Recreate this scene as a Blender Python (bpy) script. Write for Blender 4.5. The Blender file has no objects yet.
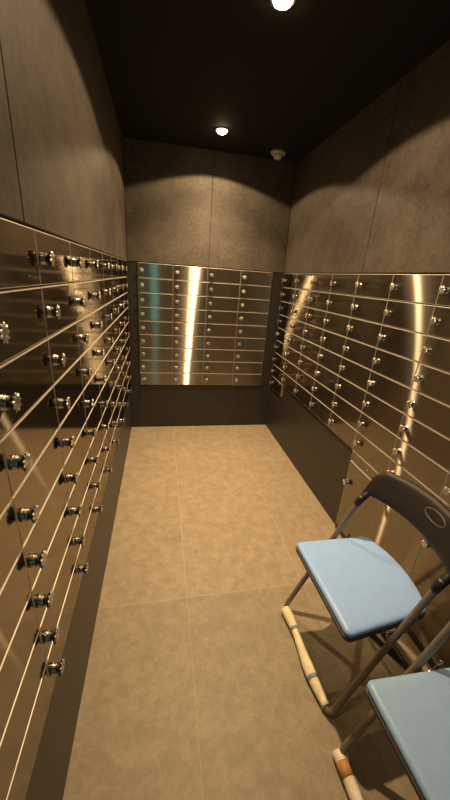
import bpy, bmesh, math, random
from mathutils import Vector, Matrix
random.seed(7)
scene = bpy.context.scene
C = scene.collection
PI = math.pi

# ------------------------------------------------------------------ dimensions (metres)
W = 1.368            # distance between the faces of the two side banks
CEIL = 2.38
DW, DH = 0.298, 0.12     # locker door pitch
TOP = 1.5327             # top of all banks
B9 = TOP - 9 * DH        # bottom of nine rows
B8 = TOP - 8 * DH        # bottom of eight rows
REAR = -3.80             # wall behind the camera
GH, GV = 0.0042, 0.0022  # gaps between rows / columns

# ------------------------------------------------------------------ materials
def new_mat(name):
    m = bpy.data.materials.new(name); m.use_nodes = True
    nt = m.node_tree
    return m, nt, nt.nodes['Principled BSDF']

def plain(name, col, rough=.5, metal=0., spec=.5, noise=0., nscale=60., bump=0., bscale=200., coat=0.):
    m, nt, p = new_mat(name)
    p.inputs['Base Color'].default_value = (*col, 1)
    p.inputs['Roughness'].default_value = rough
    p.inputs['Metallic'].default_value = metal
    p.inputs['Specular IOR Level'].default_value = spec
    p.inputs['Coat Weight'].default_value = coat
    tc = nt.nodes.new('ShaderNodeTexCoord')
    if noise:
        n = nt.nodes.new('ShaderNodeTexNoise'); n.inputs['Scale'].default_value = nscale; n.inputs['Detail'].default_value = 6
        nt.links.new(tc.outputs['Object'], n.inputs['Vector'])
        r = nt.nodes.new('ShaderNodeValToRGB')
        r.color_ramp.elements[0].position = .3; r.color_ramp.elements[1].position = .7
        r.color_ramp.elements[0].color = (*[c * (1 - noise) for c in col], 1)
        r.color_ramp.elements[1].color = (*[min(1, c * (1 + noise)) for c in col], 1)
        nt.links.new(n.outputs['Fac'], r.inputs['Fac']); nt.links.new(r.outputs['Color'], p.inputs['Base Color'])
    if bump:
        n = nt.nodes.new('ShaderNodeTexNoise'); n.inputs['Scale'].default_value = bscale; n.inputs['Detail'].default_value = 4
        nt.links.new(tc.outputs['Object'], n.inputs['Vector'])
        b = nt.nodes.new('ShaderNodeBump'); b.inputs['Strength'].default_value = bump; b.inputs['Distance'].default_value = .002
        nt.links.new(n.outputs['Fac'], b.inputs['Height']); nt.links.new(b.outputs['Normal'], p.inputs['Normal'])
    return m

def brushed(name, col, lobes, var=.10):
    """steel brushed in horizontal strokes: lobes = (weight, roughness along the strokes, roughness across them)"""
    m, nt, p = new_mat(name); nt.nodes.remove(p)
    out = nt.nodes['Material Output']
    t = nt.nodes.new('ShaderNodeCombineXYZ'); t.inputs[2].default_value = 1.
    tc = nt.nodes.new('ShaderNodeTexCoord')
    mp = nt.nodes.new('ShaderNodeMapping'); mp.inputs['Scale'].default_value = (4, 4, 700)
    nt.links.new(tc.outputs['Object'], mp.inputs['Vector'])
    n = nt.nodes.new('ShaderNodeTexNoise'); n.inputs['Scale'].default_value = 1.; n.inputs['Detail'].default_value = 3
    nt.links.new(mp.outputs['Vector'], n.inputs['Vector'])
    r = nt.nodes.new('ShaderNodeValToRGB')
    r.color_ramp.elements[0].position = .25; r.color_ramp.elements[1].position = .75
    r.color_ramp.elements[0].color = (*[c * (1 - var) for c in col], 1)
    r.color_ramp.elements[1].color = (*[min(1, c * (1 + var)) for c in col], 1)
    nt.links.new(n.outputs['Fac'], r.inputs['Fac'])
    prev, acc = None, 0
    for wgt, al, ac in lobes:
        g = nt.nodes.new('ShaderNodeBsdfAnisotropic'); g.distribution = 'BECKMANN'
        # cycles: alpha_T = r^2/(1+a), alpha_B = r^2*(1+a) for a < 0; T is vertical
        k = math.sqrt(al / ac)
        g.inputs['Roughness'].default_value = math.sqrt(math.sqrt(al * ac)); g.inputs['Anisotropy'].default_value = k - 1
        nt.links.new(t.outputs[0], g.inputs['Tangent']); nt.links.new(r.outputs['Color'], g.inputs['Color'])
        acc += wgt
        if prev is None: prev = g.outputs[0]
        else:
            mx = nt.nodes.new('ShaderNodeMixShader'); mx.inputs[0].default_value = wgt / acc
            nt.links.new(prev, mx.inputs[1]); nt.links.new(g.outputs[0], mx.inputs[2]); prev = mx.outputs[0]
    # clear mirror finish, stronger towards grazing angles
    g = nt.nodes.new('ShaderNodeBsdfAnisotropic'); g.distribution = 'BECKMANN'; g.inputs['Roughness'].default_value = .10
    nt.links.new(r.outputs['Color'], g.inputs['Color'])
    lw = nt.nodes.new('ShaderNodeLayerWeight'); lw.inputs['Blend'].default_value = .5
    ma = nt.nodes.new('ShaderNodeMapRange'); ma.inputs[1].default_value = .25; ma.inputs[2].default_value = .72
    ma.inputs[3].default_value = .16; ma.inputs[4].default_value = .92
    nt.links.new(lw.outputs['Facing'], ma.inputs[0])
    mx = nt.nodes.new('ShaderNodeMixShader'); nt.links.new(ma.outputs[0], mx.inputs[0])
    nt.links.new(prev, mx.inputs[1]); nt.links.new(g.outputs[0], mx.inputs[2])
    nt.links.new(mx.outputs[0], out.inputs['Surface'])
    return m

def stone_board(name, c0, c1):
    m, nt, p = new_mat(name)
    tc = nt.nodes.new('ShaderNodeTexCoord')
    n1 = nt.nodes.new('ShaderNodeTexNoise'); n1.inputs['Scale'].default_value = 7; n1.inputs['Detail'].default_value = 8; n1.inputs['Roughness'].default_value = .62
    n2 = nt.nodes.new('ShaderNodeTexNoise'); n2.inputs['Scale'].default_value = 55; n2.inputs['Detail'].default_value = 5
    nt.links.new(tc.outputs['Object'], n1.inputs['Vector']); nt.links.new(tc.outputs['Object'], n2.inputs['Vector'])
    mx = nt.nodes.new('ShaderNodeMath'); mx.operation = 'MULTIPLY_ADD'; mx.inputs[1].default_value = .45
    nt.links.new(n2.outputs['Fac'], mx.inputs[0])
    ml = nt.nodes.new('ShaderNodeMath'); ml.operation = 'MULTIPLY'; ml.inputs[1].default_value = .55
    nt.links.new(n1.outputs['Fac'], ml.inputs[0]); nt.links.new(ml.outputs[0], mx.inputs[2])
    r = nt.nodes.new('ShaderNodeValToRGB')
    r.color_ramp.elements[0].position = .36; r.color_ramp.elements[1].position = .64
    r.color_ramp.elements[0].color = (*c0, 1); r.color_ramp.elements[1].color = (*c1, 1)
    nt.links.new(mx.outputs[0], r.inputs['Fac']); nt.links.new(r.outputs['Color'], p.inputs['Base Color'])
    p.inputs['Roughness'].default_value = .62; p.inputs['Specular IOR Level'].default_value = .3
    return m

def floor_mat():
    m, nt, p = new_mat('stone_tile'); N, L = nt.nodes, nt.links
    tc = N.new('ShaderNodeTexCoord')
    def math_(op, a, b=None, c=None):
        n = N.new('ShaderNodeMath'); n.operation = op
        for i, v in enumerate((a, b, c)):
            if v is None: continue
            if isinstance(v, (int, float)): n.inputs[i].default_value = v
            else: L.new(v, n.inputs[i])
        return n.outputs[0]
    sx = N.new('ShaderNodeSeparateXYZ'); L.new(tc.outputs['Object'], sx.inputs[0])
    def cell(v, off, pitch):
        u = math_('DIVIDE', math_('SUBTRACT', v, off), pitch)
        fl = math_('FLOOR', u)
        fr = math_('SUBTRACT', u, fl)
        d = math_('MULTIPLY', math_('MINIMUM', fr, math_('SUBTRACT', 1.0, fr)), pitch)
        return fl, d
    ix, dx = cell(sx.outputs[0], .391, .6)
    iy, dy = cell(sx.outputs[1], -.695, 1.2)
    d = math_('MINIMUM', dx, dy)
    grout = math_('LESS_THAN', d, .0016)
    cx = N.new('ShaderNodeCombineXYZ'); L.new(ix, cx.inputs[0]); L.new(iy, cx.inputs[1])
    wn = N.new('ShaderNodeTexWhiteNoise'); wn.noise_dimensions = '3D'; L.new(cx.outputs[0], wn.inputs['Vector'])
    # per-tile offset of the stone pattern
    vm = N.new('ShaderNodeVectorMath'); vm.operation = 'MULTIPLY_ADD'; vm.inputs[1].default_value = (9, 9, 9)
    L.new(wn.outputs['Color'], vm.inputs[0]); L.new(tc.outputs['Object'], vm.inputs[2])
    n1 = N.new('ShaderNodeTexNoise'); n1.inputs['Scale'].default_value = 17; n1.inputs['Detail'].default_value = 12; n1.inputs['Roughness'].default_value = .76; n1.inputs['Distortion'].default_value = .15
    L.new(vm.outputs[0], n1.inputs['Vector'])
    r1 = N.new('ShaderNodeValToRGB')
    r1.color_ramp.elements[0].position = .32; r1.color_ramp.elements[1].position = .70
    r1.color_ramp.elements[0].color = (.272, .220, .148, 1); r1.color_ramp.elements[1].color = (.405, .330, .224, 1)
    L.new(n1.outputs['Fac'], r1.inputs['Fac'])
    # pale scratchy veins
    n2 = N.new('ShaderNodeTexNoise'); n2.inputs['Scale'].default_value = 20; n2.inputs['Detail'].default_value = 10; n2.inputs['Roughness'].default_value = .75; n2.inputs['Distortion'].default_value = 1.6
    L.new(vm.outputs[0], n2.inputs['Vector'])
    vein = math_('MULTIPLY', math_('LESS_THAN', math_('ABSOLUTE', math_('SUBTRACT', n2.outputs['Fac'], .5)), .006), math_('GREATER_THAN', n1.outputs['Fac'], .5))
    mix1 = N.new('ShaderNodeMix'); mix1.data_type = 'RGBA'
    L.new(math_('MULTIPLY', vein, .6), mix1.inputs[0]); L.new(r1.outputs['Color'], mix1.inputs[6]); mix1.inputs[7].default_value = (.58, .48, .35, 1)
    # tile-to-tile value
    hv = N.new('ShaderNodeHueSaturation'); L.new(mix1.outputs[2], hv.inputs['Color'])
    tone = math_('MULTIPLY', math_('MULTIPLY_ADD', wn.outputs['Value'], .12, .94), math_('MULTIPLY_ADD', math_('LESS_THAN', iy, -1.5), -.13, 1.0))   # one darker course of tiles
    L.new(tone, hv.inputs['Value'])
    mix2 = N.new('ShaderNodeMix'); mix2.data_type = 'RGBA'
    L.new(math_('MULTIPLY', grout, math_('MULTIPLY_ADD', math_('LESS_THAN', iy, -1.5), -.45, .9)), mix2.inputs[0]); L.new(hv.outputs['Color'], mix2.inputs[6]); mix2.inputs[7].default_value = (.46, .38, .265, 1)
    L.new(mix2.outputs[2], p.inputs['Base Color'])
    p.inputs['Roughness'].default_value = .5; p.inputs['Specular IOR Level'].default_value = .35
    b = N.new('ShaderNodeBump'); b.inputs['Strength'].default_value = .25; b.inputs['Distance'].default_value = .003
    L.new(n1.outputs['Fac'], b.inputs['Height']); L.new(b.outputs['Normal'], p.inputs['Normal'])
    return m

def emit(name, col, s):
    m = bpy.data.materials.new(name); m.use_nodes = True; nt = m.node_tree; nt.nodes.clear()
    o = nt.nodes.new('ShaderNodeOutputMaterial'); e = nt.nodes.new('ShaderNodeEmission')
    e.inputs[0].default_value = (*col, 1); e.inputs[1].default_value = s
    nt.links.new(e.outputs[0], o.inputs[0]); return m

STEEL = [(.34, .008, .42), (.32, .007, 1.4), (.24, .03, .5), (.07, .5, .5)]
M = dict(
    steel=brushed('brushed_steel', (.36, .328, .275), STEEL),
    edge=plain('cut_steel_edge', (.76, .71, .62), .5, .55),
    chrome=plain('polished_chrome', (.56, .52, .47), .2, 1.),
    satin=plain('satin_chrome', (.72, .68, .61), .34, 1.),
    neck=plain('dark_nickel', (.07, .062, .055), .45, 1.),
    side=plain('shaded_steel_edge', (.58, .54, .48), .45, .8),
    carcass=plain('locker_carcass', (.05, .045, .04), .6, .3),
    board=stone_board('grey_stone_board', (.060, .050, .038), (.114, .096, .075)),
    skirt=plain('dark_skirting_laminate', (.032, .027, .022), .42, 0, .4, noise=.15, nscale=25),
    black=plain('black_ceiling_paint', (.018, .017, .016), .8, 0, .2),
    floor=floor_mat(),
    core=plain('wall_core', (.05, .045, .04), .8),
    tube=plain('grey_painted_tube', (.25, .215, .175), .38, .45),
    dark=plain('dark_tube', (.10, .085, .07), .45, .3),
    blue=plain('light_blue_vinyl', (.305, .515, 1.0), .36, 0, .38, noise=.03, nscale=30, bump=.05, bscale=500),
    teal=plain('blue_green_vinyl', (.31, .50, .82), .34, 0, .4, noise=.03, nscale=30, bump=.05, bscale=500),
    welt=plain('pale_blue_welt', (.34, .50, .78), .4),
    lip=plain('paler_plastic_lip', (.16, .14, .12), .4),  # paler than the backrest plastic around it
    rim=plain('brown_seat_rim', (.060, .045, .036), .5),
    plastic=plain('dark_brown_plastic', (.020, .016, .014), .48, 0, .35, bump=.25, bscale=900),
    sleeve=plain('cream_foam_sleeve', (.86, .75, .50), .7, 0, .3, noise=.12, nscale=40),
    white_sleeve=plain('off_white_tape', (.84, .75, .60), .6, 0, .3, noise=.12, nscale=40),
    patch=plain('orange_brown_tape', (.52, .26, .075), .6),
    tape=plain('grey_blue_tape', (.22, .30, .36), .5),
    trim_white=plain('off_white_plastic', (.55, .52, .47), .5),
    lampring=plain('dark_lamp_ring', (.05, .048, .045), .4),
    lamp=emit('lamp_glow', (1., .70, .36), 30.),
    added_glow_pane=emit('added_teal_glow', (.22, .80, .74), 2.4),  # added unseen glow, reflected as a coloured streak in the far bank
    frame=plain('door_paint', (.06, .055, .05), .5),
)

# ------------------------------------------------------------------ mesh helpers
def add_box(bm, x0, x1, y0, y1, z0, z1, mi=0):
    vs = [bm.verts.new((x, y, z)) for x in (x0, x1) for y in (y0, y1) for z in (z0, z1)]
    fs = []
    for a in ((0, 1, 3, 2), (4, 6, 7, 5), (0, 4, 5, 1), (2, 3, 7, 6), (0, 2, 6, 4), (1, 5, 7, 3)):
        f = bm.faces.new([vs[i] for i in a]); f.material_index = mi; fs.append(f)
    return fs

def fillet(pts, r, n=6):
    pts = [Vector(p) for p in pts]; out = [pts[0]]
    for i in range(1, len(pts) - 1):
        a, b, c = pts[i - 1], pts[i], pts[i + 1]
        d1, d2 = (a - b), (c - b)
        l = min(r, d1.length * .48, d2.length * .48)
        p, q = b + d1.normalized() * l, b + d2.normalized() * l
        for k in range(n + 1):
            t = k / n
            out.append(p * (1 - t) ** 2 + b * 2 * t * (1 - t) + q * t * t)
    out.append(pts[-1]); return out

def add_tube(bm, path, rad, seg=14, caps=True, mi=0, scale=(1, 1)):
    path = [Vector(p) for p in path]; n = len(path)
    rads = rad if isinstance(rad, (list, tuple)) else [rad] * n
    tang = []
    for i in range(n):
        t = path[min(i + 1, n - 1)] - path[max(i - 1, 0)]; tang.append(t.normalized())
    up = Vector((0, 0, 1)) if abs(tang[0].z) < .9 else Vector((1, 0, 0))
    u = (up - tang[0] * up.dot(tang[0])).normalized()
    rings = []
    for i in range(n):
        u = (u - tang[i] * u.dot(tang[i])).normalized(); v = tang[i].cross(u)
        rings.append([bm.verts.new(path[i] + (u * math.cos(2 * PI * k / seg) * scale[0] + v * math.sin(2 * PI * k / seg) * scale[1]) * rads[i]) for k in range(seg)])
    for i in range(n - 1):
        for k in range(seg):
            f = bm.faces.new((rings[i][k], rings[i][(k + 1) % seg], rings[i + 1][(k + 1) % seg], rings[i + 1][k])); f.smooth = True; f.material_index = mi
    if caps:
        for r in (rings[0], rings[-1]):
            f = bm.faces.new(r); f.material_index = mi

def add_lathe(bm, prof, seg=24, axis='z', origin=(0, 0, 0), mod=None, mi=0):
    """prof: list of (radius, height).  mod(k, i, r) may change a radius (flutes)."""
    rings = []
    for i, (r, h) in enumerate(prof):
        ring = []
        for k in range(seg):
            a = 2 * PI * k / seg; rr = mod(k, i, r) if mod else r
            x, y = rr * math.cos(a), rr * math.sin(a)
            p = (x, y, h) if axis == 'z' else (x, -h, y)
            ring.append(bm.verts.new((p[0] + origin[0], p[1] + origin[1], p[2] + origin[2])))
        rings.append(ring)
    for i in range(len(rings) - 1):
        for k in range(seg):
            f = bm.faces.new((rings[i][k], rings[i][(k + 1) % seg], rings[i + 1][(k + 1) % seg], rings[i + 1][k])); f.smooth = True; f.material_index = mi
    for r in (rings[0], rings[-1]):
        f = bm.faces.new(r); f.material_index = mi

def finish(bm):
    bmesh.ops.recalc_face_normals(bm, faces=bm.faces[:])

def obj(name, bm, mats, parent=None, loc=None, bevel=0, bseg=2, sharp=True):
    finish(bm)
    me = bpy.data.meshes.new(name); bm.to_mesh(me); bm.free()
    for m in (mats if isinstance(mats, (list, tuple)) else [mats]): me.materials.append(m)
    o = bpy.data.objects.new(name, me); C.objects.link(o)
    if parent: o.parent = parent
    if loc: o.location = loc
    if bevel:
        b = o.modifiers.new('bevel', 'BEVEL'); b.width = bevel; b.segments = bseg; b.limit_method = 'ANGLE'; b.angle_limit = math.radians(40)
    return o

def box_obj(name, x0, x1, y0, y1, z0, z1, mat, parent=None, bevel=0):
    bm = bmesh.new(); add_box(bm, x0, x1, y0, y1, z0, z1); return obj(name, bm, mat, parent, bevel=bevel)

def tag(o, label, cat, group=None):
    o['label'] = label; o['category'] = cat
    if group: o['group'] = group
    return o

def struct(o):
    o['kind'] = 'structure'; return o

def thing(name, label, cat, loc, rz=0, group=None):
    o = bpy.data.objects.new(name, None); C.objects.link(o); o.location = loc; o.rotation_euler = (0, 0, rz)
    o.empty_display_size = .1
    return tag(o, label, cat, group)

# ------------------------------------------------------------------ room shell
T = .42
struct(box_obj('floor', -T, W + T, REAR - .1, T, -.1, 0, M['floor']))
struct(box_obj('ceiling', -T, W + T, REAR - .1, T, CEIL, CEIL + .12, M['black']))
UP0 = TOP + .004          # the stone boards start just above the banks

def wall(name, x0, x1, y0, y1, seams, axis, face):
    """upper wall core with stone boards set on its room-side face"""
    w = struct(box_obj(name, x0, x1, y0, y1, UP0, CEIL, M['core']))
    for a, b in zip(seams[:-1], seams[1:]):
        g = .0025
        if axis == 'y': p = box_obj('wall_board', face[0], face[1], a + g, b - g, UP0 + .001, CEIL, M['board'], w, bevel=.001)
        else: p = box_obj('wall_board', a + g, b - g, face[0], face[1], UP0 + .001, CEIL, M['board'], w, bevel=.001)
    return w
# boards stand 12 mm proud of the core
wall('wall_left', -T, -.016, REAR, T, [REAR, -3.10, -2.205, .004], 'y', (-.016, -.003))
wall('wall_right', W + .016, W + T, REAR, T, [REAR, -2.35, -1.255, .004], 'y', (W + .003, W + .016))
wall('wall_back', -.016, W + .016, .018, T, [-.003, .682, W + .003], 'x', (.004, .018))
# skirtings / plinths the banks stand on
L_END, R_END = -.078, -.041
L_N = 9; R_N = 9
L_Y0 = L_END - L_N * DW
R_Y0 = R_END - R_N * DW
STEP = R_END - 5 * DW           # where the tall lockers begin
struct(box_obj('baseboard_left', -T, -.016, L_Y0, T, 0, B9, M['skirt'], bevel=.001))
bm = bmesh.new()
add_box(bm, W + .016, W + T, STEP + .0015, R_END - DW, 0, B8)
add_box(bm, W + .016, W + T, R_END - DW, T, 0, B9)
struct(obj('baseboard_right', bm, M['skirt']))
struct(box_obj('baseboard_back', -.016, W + .016, .014, T, 0, B9, M['skirt']))
# dark filler strips in the two far corners
BX0 = .080; BX1 = BX0 + 4 * DW
struct(box_obj('trim_1', -.016, BX0 - .003, .010, T, B9, UP0, M['skirt'], bevel=.001))
struct(box_obj('trim_2', BX1 + .003, W + .016, .010, T, B9, UP0, M['skirt'], bevel=.001))
struct(box_obj('trim_3', -.30, -.004, L_END + .002, .009, B9, UP0, M['skirt'], bevel=.001))
struct(box_obj('trim_4', W + .004, W + .30, R_END + .002, .009, B9, UP0, M['skirt'], bevel=.001))
# plain cladding beyond the banks, towards the entrance
struct(box_obj('trim_5', -T, -.003, REAR, L_Y0 - .003, 0, UP0, M['board'], bevel=.001))
struct(box_obj('trim_6', W + .003, W + T, REAR, R_Y0 - .003, 0, UP0, M['board'], bevel=.001))
# entrance wall behind the camera, with a door and an added glowing strip set into it
DX0, DX1 = .02, .92
bm = bmesh.new()
add_box(bm, -T, DX0, REAR - .1, REAR, 0, CEIL); add_box(bm, DX1, W + T, REAR - .1, REAR, 0, CEIL)
add_box(bm, DX0, DX1, REAR - .1, REAR, 2.08, CEIL)
struct(obj('wall_front', bm, M['board']))
bm = bmesh.new()
PX0, PX1, PZ0, PZ1 = .10, .21, .55, 1.95
add_box(bm, DX0 + .004, PX0, REAR - .06, REAR - .02, .006, 2.074); add_box(bm, PX1, DX1 - .004, REAR - .06, REAR - .02, .006, 2.074)
add_box(bm, PX0, PX1, REAR - .06, REAR - .02, .006, PZ0); add_box(bm, PX0, PX1, REAR - .06, REAR - .02, PZ1, 2.074)
door = struct(obj('door_1', bm, M['frame']))
box_obj('added_glow_pane', PX0 + .001, PX1 - .001, REAR - .045, REAR - .035, PZ0 + .001, PZ1 - .001, M['added_glow_pane'], door)
bm = bmesh.new(); add_tube(bm, fillet([(.82, REAR - .022, 1.02), (.82, REAR + .035, 1.02), (.70, REAR + .035, 1.02)], .02), .009)
obj('door_handle', bm, M['chrome'], door)

# ------------------------------------------------------------------ lockers
def door_mesh(w, h, t=.016, bev=.0022):
    """slab centred on the origin, front face at y = -t/2; slot 0 face, slot 1 cut edges"""
    bm = bmesh.new(); add_box(bm, -w / 2, w / 2, 0, t, -h / 2, h / 2)
    finish(bm)
    fe = [e for e in bm.edges if all(abs(v.co.y) < 1e-6 for v in e.verts)]
    bmesh.ops.bevel(bm, geom=fe, offset=bev, segments=2, profile=.6, affect='EDGES')
    finish(bm)
    for f in bm.faces:
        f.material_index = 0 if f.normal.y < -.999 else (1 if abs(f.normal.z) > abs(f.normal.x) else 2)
    me = bpy.data.meshes.new('door'); bm.to_mesh(me); bm.free()
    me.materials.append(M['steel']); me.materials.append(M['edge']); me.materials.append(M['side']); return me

def knob_mesh(s=1.0):
    """ringed base, waist, and a head fluted into nine petals; axis along -y"""
    bm = bmesh.new()
    base = [(.0142, 0), (.0142, .0032), (.0120, .0038), (.0120, .0056), (.0138, .0062), (.0138, .0088), (.0118, .0094), (.0118, .0112), (.0132, .0118), (.0128, .0140),
            (.0095, .0160), (.0086, .0185), (.0096, .0215)]
    add_lathe(bm, [(r * s, h * s * .79) for r, h in base], 22, 'y')
    P = 9; seg = P * 6
    def flute(k, i, r):
        if i in (0, 6): return r
        amt = (0, .10, .28, .36, .42, .52, 0)[i]
        return r * (1 - amt * (.5 - .5 * math.cos(2 * PI * k / 6)))
    head = [(.0090, .0200), (.0130, .0222), (.0178, .0256), (.0184, .0290), (.0168, .0312), (.0105, .0325), (.0050, .0312)]
    add_lathe(bm, [(r * s, h * s * .79) for r, h in head], seg, 'y', mod=flute)
    finish(bm)
    me = bpy.data.meshes.new('dial_knob'); bm.to_mesh(me); bm.free(); me.materials.append(M['chrome']); me.materials.append(M['satin']); me.materials.append(M['neck'])
    for f in me.polygons:
        c = -f.center.y / .79
        f.material_index = 1 if c > .0285 else (2 if c > .0135 else 0)
    return me

def small_lock_mesh():
    bm = bmesh.new(); add_lathe(bm, [(.007, 0), (.007, .003), (.0055, .0045), (.0045, .0045), (.004, .003)], 18, 'y')
    finish(bm); me = bpy.data.meshes.new('cam_lock'); bm.to_mesh(me); bm.free(); me.materials.append(M['chrome']); return me

SMALL = door_mesh(DW - GV, DH - GH)
KNOB = knob_mesh()
LOCK = small_lock_mesh()

def add_door(root, x, z, mesh, w, h, kx=.025, kz=None, tilt=.0013):
    """door whose left edge is at local x and centre at local z (front plane y = 0)"""
    d = bpy.data.objects.new('door', mesh); C.objects.link(d); d.parent = root
    d.location = (x + w / 2, 0, z); d.rotation_euler = (random.uniform(-tilt, tilt) * .6, 0, random.uniform(-tilt, tilt))
    k = bpy.data.objects.new('dial_knob', KNOB); C.objects.link(k); k.parent = d
    k.location = (-w / 2 + kx, 0, 0 if kz is None else kz); k.rotation_euler = (0, random.uniform(0, .7), 0)
    return d

def body(root, rects, depth):
    """carcass behind the doors with a shallow front frame"""
    bm = bmesh.new()
    for (x0, x1, z0, z1) in rects: add_box(bm, x0, x1, .019, depth, z0, z1)
    return obj('body', bm, M['carcass'], root)

# left bank: local x runs towards the back of the room, local y into the wall
bank = thing('locker_bank', 'long bank of small brushed steel lockers with dial knobs along the left wall', 'lockers', (0, L_Y0, B9), PI / 2, 'banks of small steel lockers')
body(bank, [(0.001, L_N * DW - .001, 0, 9 * DH)], .36)
for c in range(L_N):
    for r in range(9): add_door(bank, c * DW + GV / 2, (r + .5) * DH, SMALL, DW - GV, DH, kx=.025)
# back bank
bank = thing('locker_bank', 'square panel of thirty-six small brushed steel lockers on the far end wall', 'lockers', (BX0, 0, B9), 0, 'banks of small steel lockers')
body(bank, [(0.001, 4 * DW - .001, 0, 9 * DH)], .36)
for c in range(4):
    for r in range(9): add_door(bank, c * DW + GV / 2, (r + .5) * DH, SMALL, DW - GV, DH, kx=.033)
# right bank: local x runs from the back corner towards the camera
bank = thing('locker_bank', 'bank of small brushed steel lockers with dial knobs along the right wall behind the chairs', 'lockers', (W, R_END, B9), -PI / 2, 'banks of small steel lockers')
body(bank, [(0.001, DW - .001, 0.0, 9 * DH), (DW - .001, R_N * DW - .001, DH + .0005, 9 * DH)], .36)
for c in range(R_N):
    for r in range(9):
        if r == 0 and c > 0: continue
        add_door(bank, c * DW + GV / 2, (r + .5) * DH, SMALL, DW - GV, DH, kx=.035)
# tall lockers below the near end of the right bank
tall = thing('tall_locker_unit', 'low row of tall steel locker doors down to the floor behind the folding chairs', 'lockers', (W, STEP, 0), -PI / 2)
NT = R_N - 5
body(tall, [(0.001, NT * DW - .001, 0, B8 - .0005)], .36)
FZ0 = .515
TALL = door_mesh(DW - GV * 1.6, FZ0 - .012 - .045)
for c in range(NT):
    add_door(tall, c * DW + GV * .8, (.045 + FZ0 - .012) / 2, TALL, DW - GV * 1.6, FZ0, kz=.090 if c == 0 else .205, tilt=.001)
f = bpy.data.objects.new('fascia', door_mesh(NT * DW - GV, B8 - .003 - FZ0)); C.objects.link(f); f.parent = tall
f.location = (NT * DW / 2, 0, (FZ0 + B8 - .003) / 2)
for c in range(NT):
    k = bpy.data.objects.new('cam_lock', LOCK); C.objects.link(k); k.parent = f; k.location = (-NT * DW / 2 + c * DW + .165, 0, 0)
box_obj('toe_strip', .001, NT * DW - .001, .004, .018, .002, .043, M['skirt'], tall)

# ------------------------------------------------------------------ folding chairs
def superellipse_outline():
    """seat outline (x from front to back, y across), front edge on x = 0"""
    pts = []
    hw_f, hw_b, dep = .196, .176, .345
    def arc(cx, cy, r, a0, a1, n=6):
        for k in range(n + 1):
            a = math.radians(a0 + (a1 - a0) * k / n); pts.append((cx + r * math.cos(a), cy + r * math.sin(a)))
    arc(.020, hw_f - .020, .020, 180, 92)
    arc(dep - .045, hw_b - .040, .040, 85, 20)
    for k in range(1, 8):
        t = k / 8; y = (hw_b - .026) * (1 - 2 * t); pts.append((dep - .007 + .030 * (1 - (1 - 2 * t) ** 2), y))
    arc(dep - .045, -hw_b + .040, .040, -20, -85)
    arc(.020, -hw_f + .020, .020, -92, -180)
    return pts

def inset(pts, d):
    cx = sum(p[0] for p in pts) / len(pts); cy = sum(p[1] for p in pts) / len(pts); n = len(pts); out = []
    for i in range(n):
        a, b, c = Vector(pts[i - 1]), Vector(pts[i]), Vector(pts[(i + 1) % n])
        t = (c - a).normalized(); nn = Vector((t.y, -t.x))
        if nn.dot(Vector((cx, cy)) - b) < 0: nn = -nn
        out.append(tuple(b + nn * d))
    return out

def loft(bm, loops, mi=0, smooth=True):
    rings = [[bm.verts.new(p) for p in l] for l in loops]; n = len(rings[0])
    for i in range(len(rings) - 1):
        for k in range(n):
            f = bm.faces.new((rings[i][k], rings[i][(k + 1) % n], rings[i + 1][(k + 1) % n], rings[i + 1][k])); f.smooth = smooth; f.material_index = mi
    bm.faces.new(rings[0]).material_index = mi
    f = bm.faces.new(rings[-1]); f.material_index = mi; f.smooth = smooth

HW = .207        # half the distance between the two uprights

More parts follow.
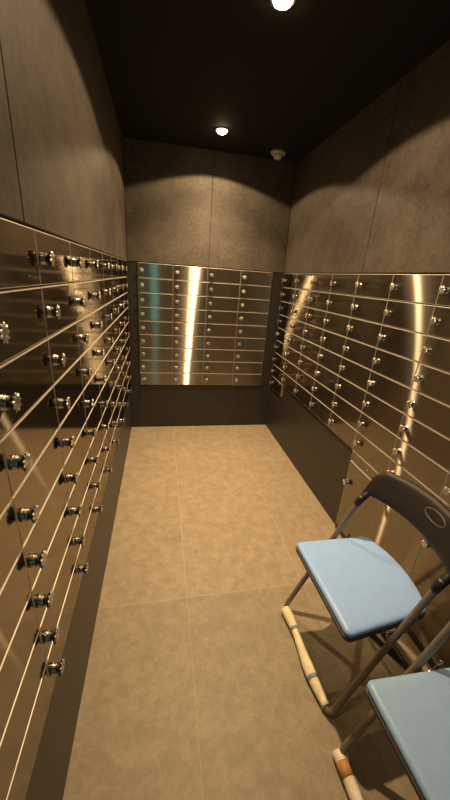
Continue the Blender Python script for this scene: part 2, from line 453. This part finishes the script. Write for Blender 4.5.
def make_chair(label, loc, rz, seat_mat, kind):
    """front edge faces local -x; origin on the floor under the front bar"""
    t = thing('folding_chair', label, 'chair', loc, rz, 'blue folding chairs')
    # front frame: one bent tube from the backrest down, along the floor and up again
    bm = bmesh.new()
    top = (.335, .85); k = (.268, .617)
    side = lambda s: [(.272, s * HW, .624), (k[0], s * HW, k[1]), (.0, s * HW, .013)]
    path = fillet([*side(1), *reversed(side(-1))], .045, 8)
    add_tube(bm, path, .0108)
    obj('front_frame', bm, M['tube'], t)
    # rear frame: from under the front of the seat back down to a bar on the floor
    bm = bmesh.new(); hw = HW - .030
    path = fillet([(.085, hw, .395), (.425, hw, .013), (.425, -hw, .013), (.085, -hw, .395)], .05, 8)
    add_tube(bm, path, .0098)
    obj('rear_frame', bm, M['dark'], t)
    bm = bmesh.new(); add_tube(bm, [(.30, hw - .012, .150), (.30, -hw + .012, .150)], .0075, 12); obj('stretcher', bm, M['dark'], t)
    # seat
    o0 = superellipse_outline(); x0 = -.010
    def lp(d, z):
        if d > .0096:
            base = inset(o0, .0095); k = 1 - (d - .0095) / .18
            return [(.17 + (p[0] - .17) * k + x0, p[1] * k, z + .008 * ((.17 + (p[0] - .17) * k) / .35) - .008) for p in base]
        return [(p[0] + x0, p[1], z + .008 * (p[0] / .35) - .008) for p in inset(o0, d)]
    bm = bmesh.new()
    loft(bm, [lp(.004, .418), lp(0, .422), lp(0, .431), lp(.003, .4355), lp(.0095, .4385), lp(.020, .4394), lp(.035, .4400), lp(.06, .4404), lp(.09, .4405), lp(.12, .4405), lp(.15, .4405), lp(.175, .4405)])
    st = obj('seat', bm, seat_mat, t)
    bm = bmesh.new()
    loft(bm, [lp(.011, .396), lp(.003, .400), lp(-.0025, .404), lp(-.0025, .4165), lp(.004, .4172)], smooth=False)
    obj('seat_rim', bm, M['rim'], t)
    # hinge links between seat and uprights
    for s in (1, -1):
        bm = bmesh.new()
        y = s * (HW - .0145)
        add_tube(bm, fillet([(.140, y, .392), (.190, y, .385), (.235, y, .405), (.245, y, .440)], .03), .006, 10, scale=(1.5, .5))
        add_lathe(bm, [(.010, -.006), (.010, .004), (.007, .007)], 16, 'y', (.188, s * (HW - .012), .400))
        obj('hinge', bm, M['chrome'], t)
        bm = bmesh.new()
        ring = [(.232 + .020 * math.cos(a), s * (HW - .020), .385 + .020 * math.sin(a)) for a in [PI * .1 + PI * 1.5 * q / 14 for q in range(15)]]
        add_tube(bm, ring, .0024, 8); obj('hinge_spring', bm, M['chrome'], t)
    # backrest: curved plastic shell
    def bx(v, z): return .268 + (z - .605) * .46 + .055 * (1 - (v / .23) ** 2)
    nv, nz = 28, 9
    bm = bmesh.new()
    def zb(v):
        a = abs(v) / .218; return .648 - .010 * a ** 2 - (.022 * max(0, (a - .84) / .16) ** 1.3)
    def zt(v):
        a = abs(v) / .218; return .764 - .014 * a ** 2 - .030 * max(0, (a - .84) / .16) ** 2.0
    grid = {}
    for side_ in (0, 1):
        for i in range(nv + 1):
            v = -.218 + .436 * i / nv
            for j in range(nz + 1):
                w = j / nz; z = zb(v) + (zt(v) - zb(v)) * w
                rnd = .006 * (1 - min(1, min(w, 1 - w) * 5)) ** 2
                x = bx(v, z) + (-.011 + rnd if side_ == 0 else .011 - rnd)
                grid[side_, i, j] = bm.verts.new((x, v, z))
    for s_ in (0, 1):
        for i in range(nv):
            for j in range(nz):
                f = bm.faces.new((grid[s_, i, j], grid[s_, i + 1, j], grid[s_, i + 1, j + 1], grid[s_, i, j + 1])); f.smooth = True
    for i in range(nv):
        for j in (0, nz):
            f = bm.faces.new((grid[0, i, j], grid[0, i + 1, j], grid[1, i + 1, j], grid[1, i, j])); f.smooth = True
    for j in range(nz):
        for i in (0, nv): bm.faces.new((grid[0, i, j], grid[0, i, j + 1], grid[1, i, j + 1], grid[1, i, j]))
    back = obj('backrest', bm, M['plastic'], t)
    for s in (1, -1):       # sockets that grip the uprights
        bm = bmesh.new()
        add_tube(bm, [(.254, s * HW, .586), (.264, s * HW, .608), (.290, s * HW, .632), (.310, s * HW, .655)], [.0135, .0150, .0140, .0080], 16)
        obj('socket', bm, M['plastic'], back)
    # oval finger recess with a raised lip
    bm = bmesh.new(); cz = .724; n = 28
    path = []
    for q in range(n + 1):
        a = 2 * PI * q / n; v = -.050 + .046 * math.cos(a); z = cz + .017 * math.sin(a); path.append((bx(v, z) - .0115, v, z))
    add_tube(bm, path, .0020, 8, caps=False); obj('handle_lip', bm, M['lip'], back)
    bm = bmesh.new(); ring = []
    for q in range(n):
        a = 2 * PI * q / n; v = -.050 + .044 * math.cos(a); z = cz + .015 * math.sin(a); ring.append((v, z))
    f0 = [bm.verts.new((bx(v, z) - .0122, v, z)) for v, z in ring]; f1 = [bm.verts.new((bx(v, z) - .010, v, z)) for v, z in ring]
    bm.faces.new(f0); bm.faces.new(f1)
    for q in range(n): bm.faces.new((f0[q], f0[(q + 1) % n], f1[(q + 1) % n], f1[q]))
    obj('handle_recess', bm, M['plastic'], back)
    # protective sleeve around the front floor bar
    rnd = random.Random(3 if kind == 'cream' else 8)
    bm = bmesh.new(); n = 26; y1, y0 = .194, -.182
    if kind != 'cream': y1, y0 = .212, -.200
    path, rads = [], []
    for q in range(n + 1):
        u = q / n; y = y1 + (y0 - y1) * u
        bulge = 1 + (.16 * math.sin(u * 9.5 + 1.3) if kind == 'cream' else .05 * math.sin(u * 14))
        path.append((.004 * math.sin(u * 7) if kind == 'cream' else 0, y, .0200)); rads.append(.0195 * bulge + rnd.uniform(-.0008, .0008))
    add_tube(bm, path, rads, 16)
    sl = obj('bar_sleeve', bm, M['sleeve'] if kind == 'cream' else M['white_sleeve'], t)
    if kind == 'cream':
        for yy in (.100, -.090):
            bm = bmesh.new(); u = (yy - y1) / (y0 - y1); x = .004 * math.sin(u * 7); r = .0195 * (1 + .16 * math.sin(u * 9.5 + 1.3))
            add_tube(bm, [(x, yy + .007, .0200), (x, yy, .0200), (x, yy - .007, .0200)], r + .0014, 16)
            obj('tape_band', bm, M['tape'], sl)
        sl['label'] = 'cream sleeve tied with blue-grey tape'
    else:
        bm = bmesh.new(); add_tube(bm, [(0, .186, .0200), (0, .168, .0200), (0, .148, .0200)], .0208, 16)
        pt = obj('tape_band', bm, M['patch'], sl); pt['label'] = 'orange-brown tape patch'
        sl['label'] = 'off-white tape wrapping'
    return t

make_chair('blue folding chair whose floor bar wears a cream sleeve tied with grey-blue tape',
           (.850, -2.225, 0), math.radians(2.2), M['blue'], 'cream')
make_chair('nearer blue folding chair with an orange-brown tape patch on its floor bar',
           (.848, -2.736, 0), math.radians(2), M['teal'], 'white')

# ------------------------------------------------------------------ ceiling fittings
def downlight(x, y, label, power):
    t = thing('downlight', label, 'ceiling light', (x, y, CEIL), 0, 'ceiling downlights')
    bm = bmesh.new()
    add_lathe(bm, [(.0355, -.0005), (.050, -.0005), (.050, -.003), (.045, -.005), (.037, -.005), (.0355, -.0025)], 36)
    obj('trim_ring', bm, M['lampring'], t)
    bm = bmesh.new(); add_lathe(bm, [(.0345, -.0008), (.0350, -.006), (.0305, -.014), (.020, -.020), (.007, -.0225)], 28)
    obj('lens', bm, M['lamp'], t)
    L = bpy.data.lights.new('downlight_beam', 'SPOT'); L.energy = power * 1.1; L.color = LCOL
    L.spot_size = math.radians(142); L.spot_blend = .08; L.shadow_soft_size = .022
    o = bpy.data.objects.new('downlight_beam', L); C.objects.link(o); o.location = (x, y, CEIL - .027)
    L = bpy.data.lights.new('downlight_core', 'SPOT'); L.energy = power * CORE; L.color = LCOL
    L.spot_size = math.radians(112); L.spot_blend = 1.; L.shadow_soft_size = .022
    o = bpy.data.objects.new('downlight_core', L); C.objects.link(o); o.location = (x, y, CEIL - .028)
    return t
CORE = 3.3
LCOL = (1., .70, .39)
downlight(.676, -.386, 'small round lit downlight on the black ceiling near the far end wall', 34)
downlight(.690, -1.523, 'small round lit downlight at the top edge of the view, above the room centre', 38)
downlight(.700, -2.660, 'small round downlight above the camera and the nearer chair', 3)

t = thing('smoke_detector', 'small pale round smoke detector on the black ceiling near the far right corner', 'smoke detector', (1.150, -.168, CEIL))
bm = bmesh.new(); add_lathe(bm, [(.056, 0), (.056, -.014), (.051, -.019), (.046, -.019)], 32); obj('base', bm, M['trim_white'], t)
bm = bmesh.new(); add_lathe(bm, [(.036, -.019), (.036, -.030), (.030, -.042), (.022, -.050), (.010, -.053), (.004, -.053)], 32); obj('sensor_head', bm, M['trim_white'], t)

# ------------------------------------------------------------------ world, camera, view
w = bpy.data.worlds.new('World'); scene.world = w; w.use_nodes = True
w.node_tree.nodes['Background'].inputs[0].default_value = (0, 0, 0, 1)
cam = bpy.data.cameras.new('Camera'); co = bpy.data.objects.new('Camera', cam); C.objects.link(co)
cam.sensor_fit = 'VERTICAL'; cam.sensor_height = 36; cam.sensor_width = 36 * 450 / 800
cam.lens = 322.475 / 800 * 36; cam.clip_start = .02
R = Matrix(((0.98073397, 0.00283011, -0.1953276), (-0.18320575, 0.36035003, -0.91464939), (0.06779775, 0.93281287, 0.35392601)))
co.matrix_world = Matrix.Translation((.2691, -3.0142, 1.4598)) @ R.to_4x4()
scene.camera = co
vs = scene.view_settings
vs.view_transform = 'Standard'; vs.look = 'None'; vs.gamma = 1; vs.use_curve_mapping = False
vs.exposure = 0.2
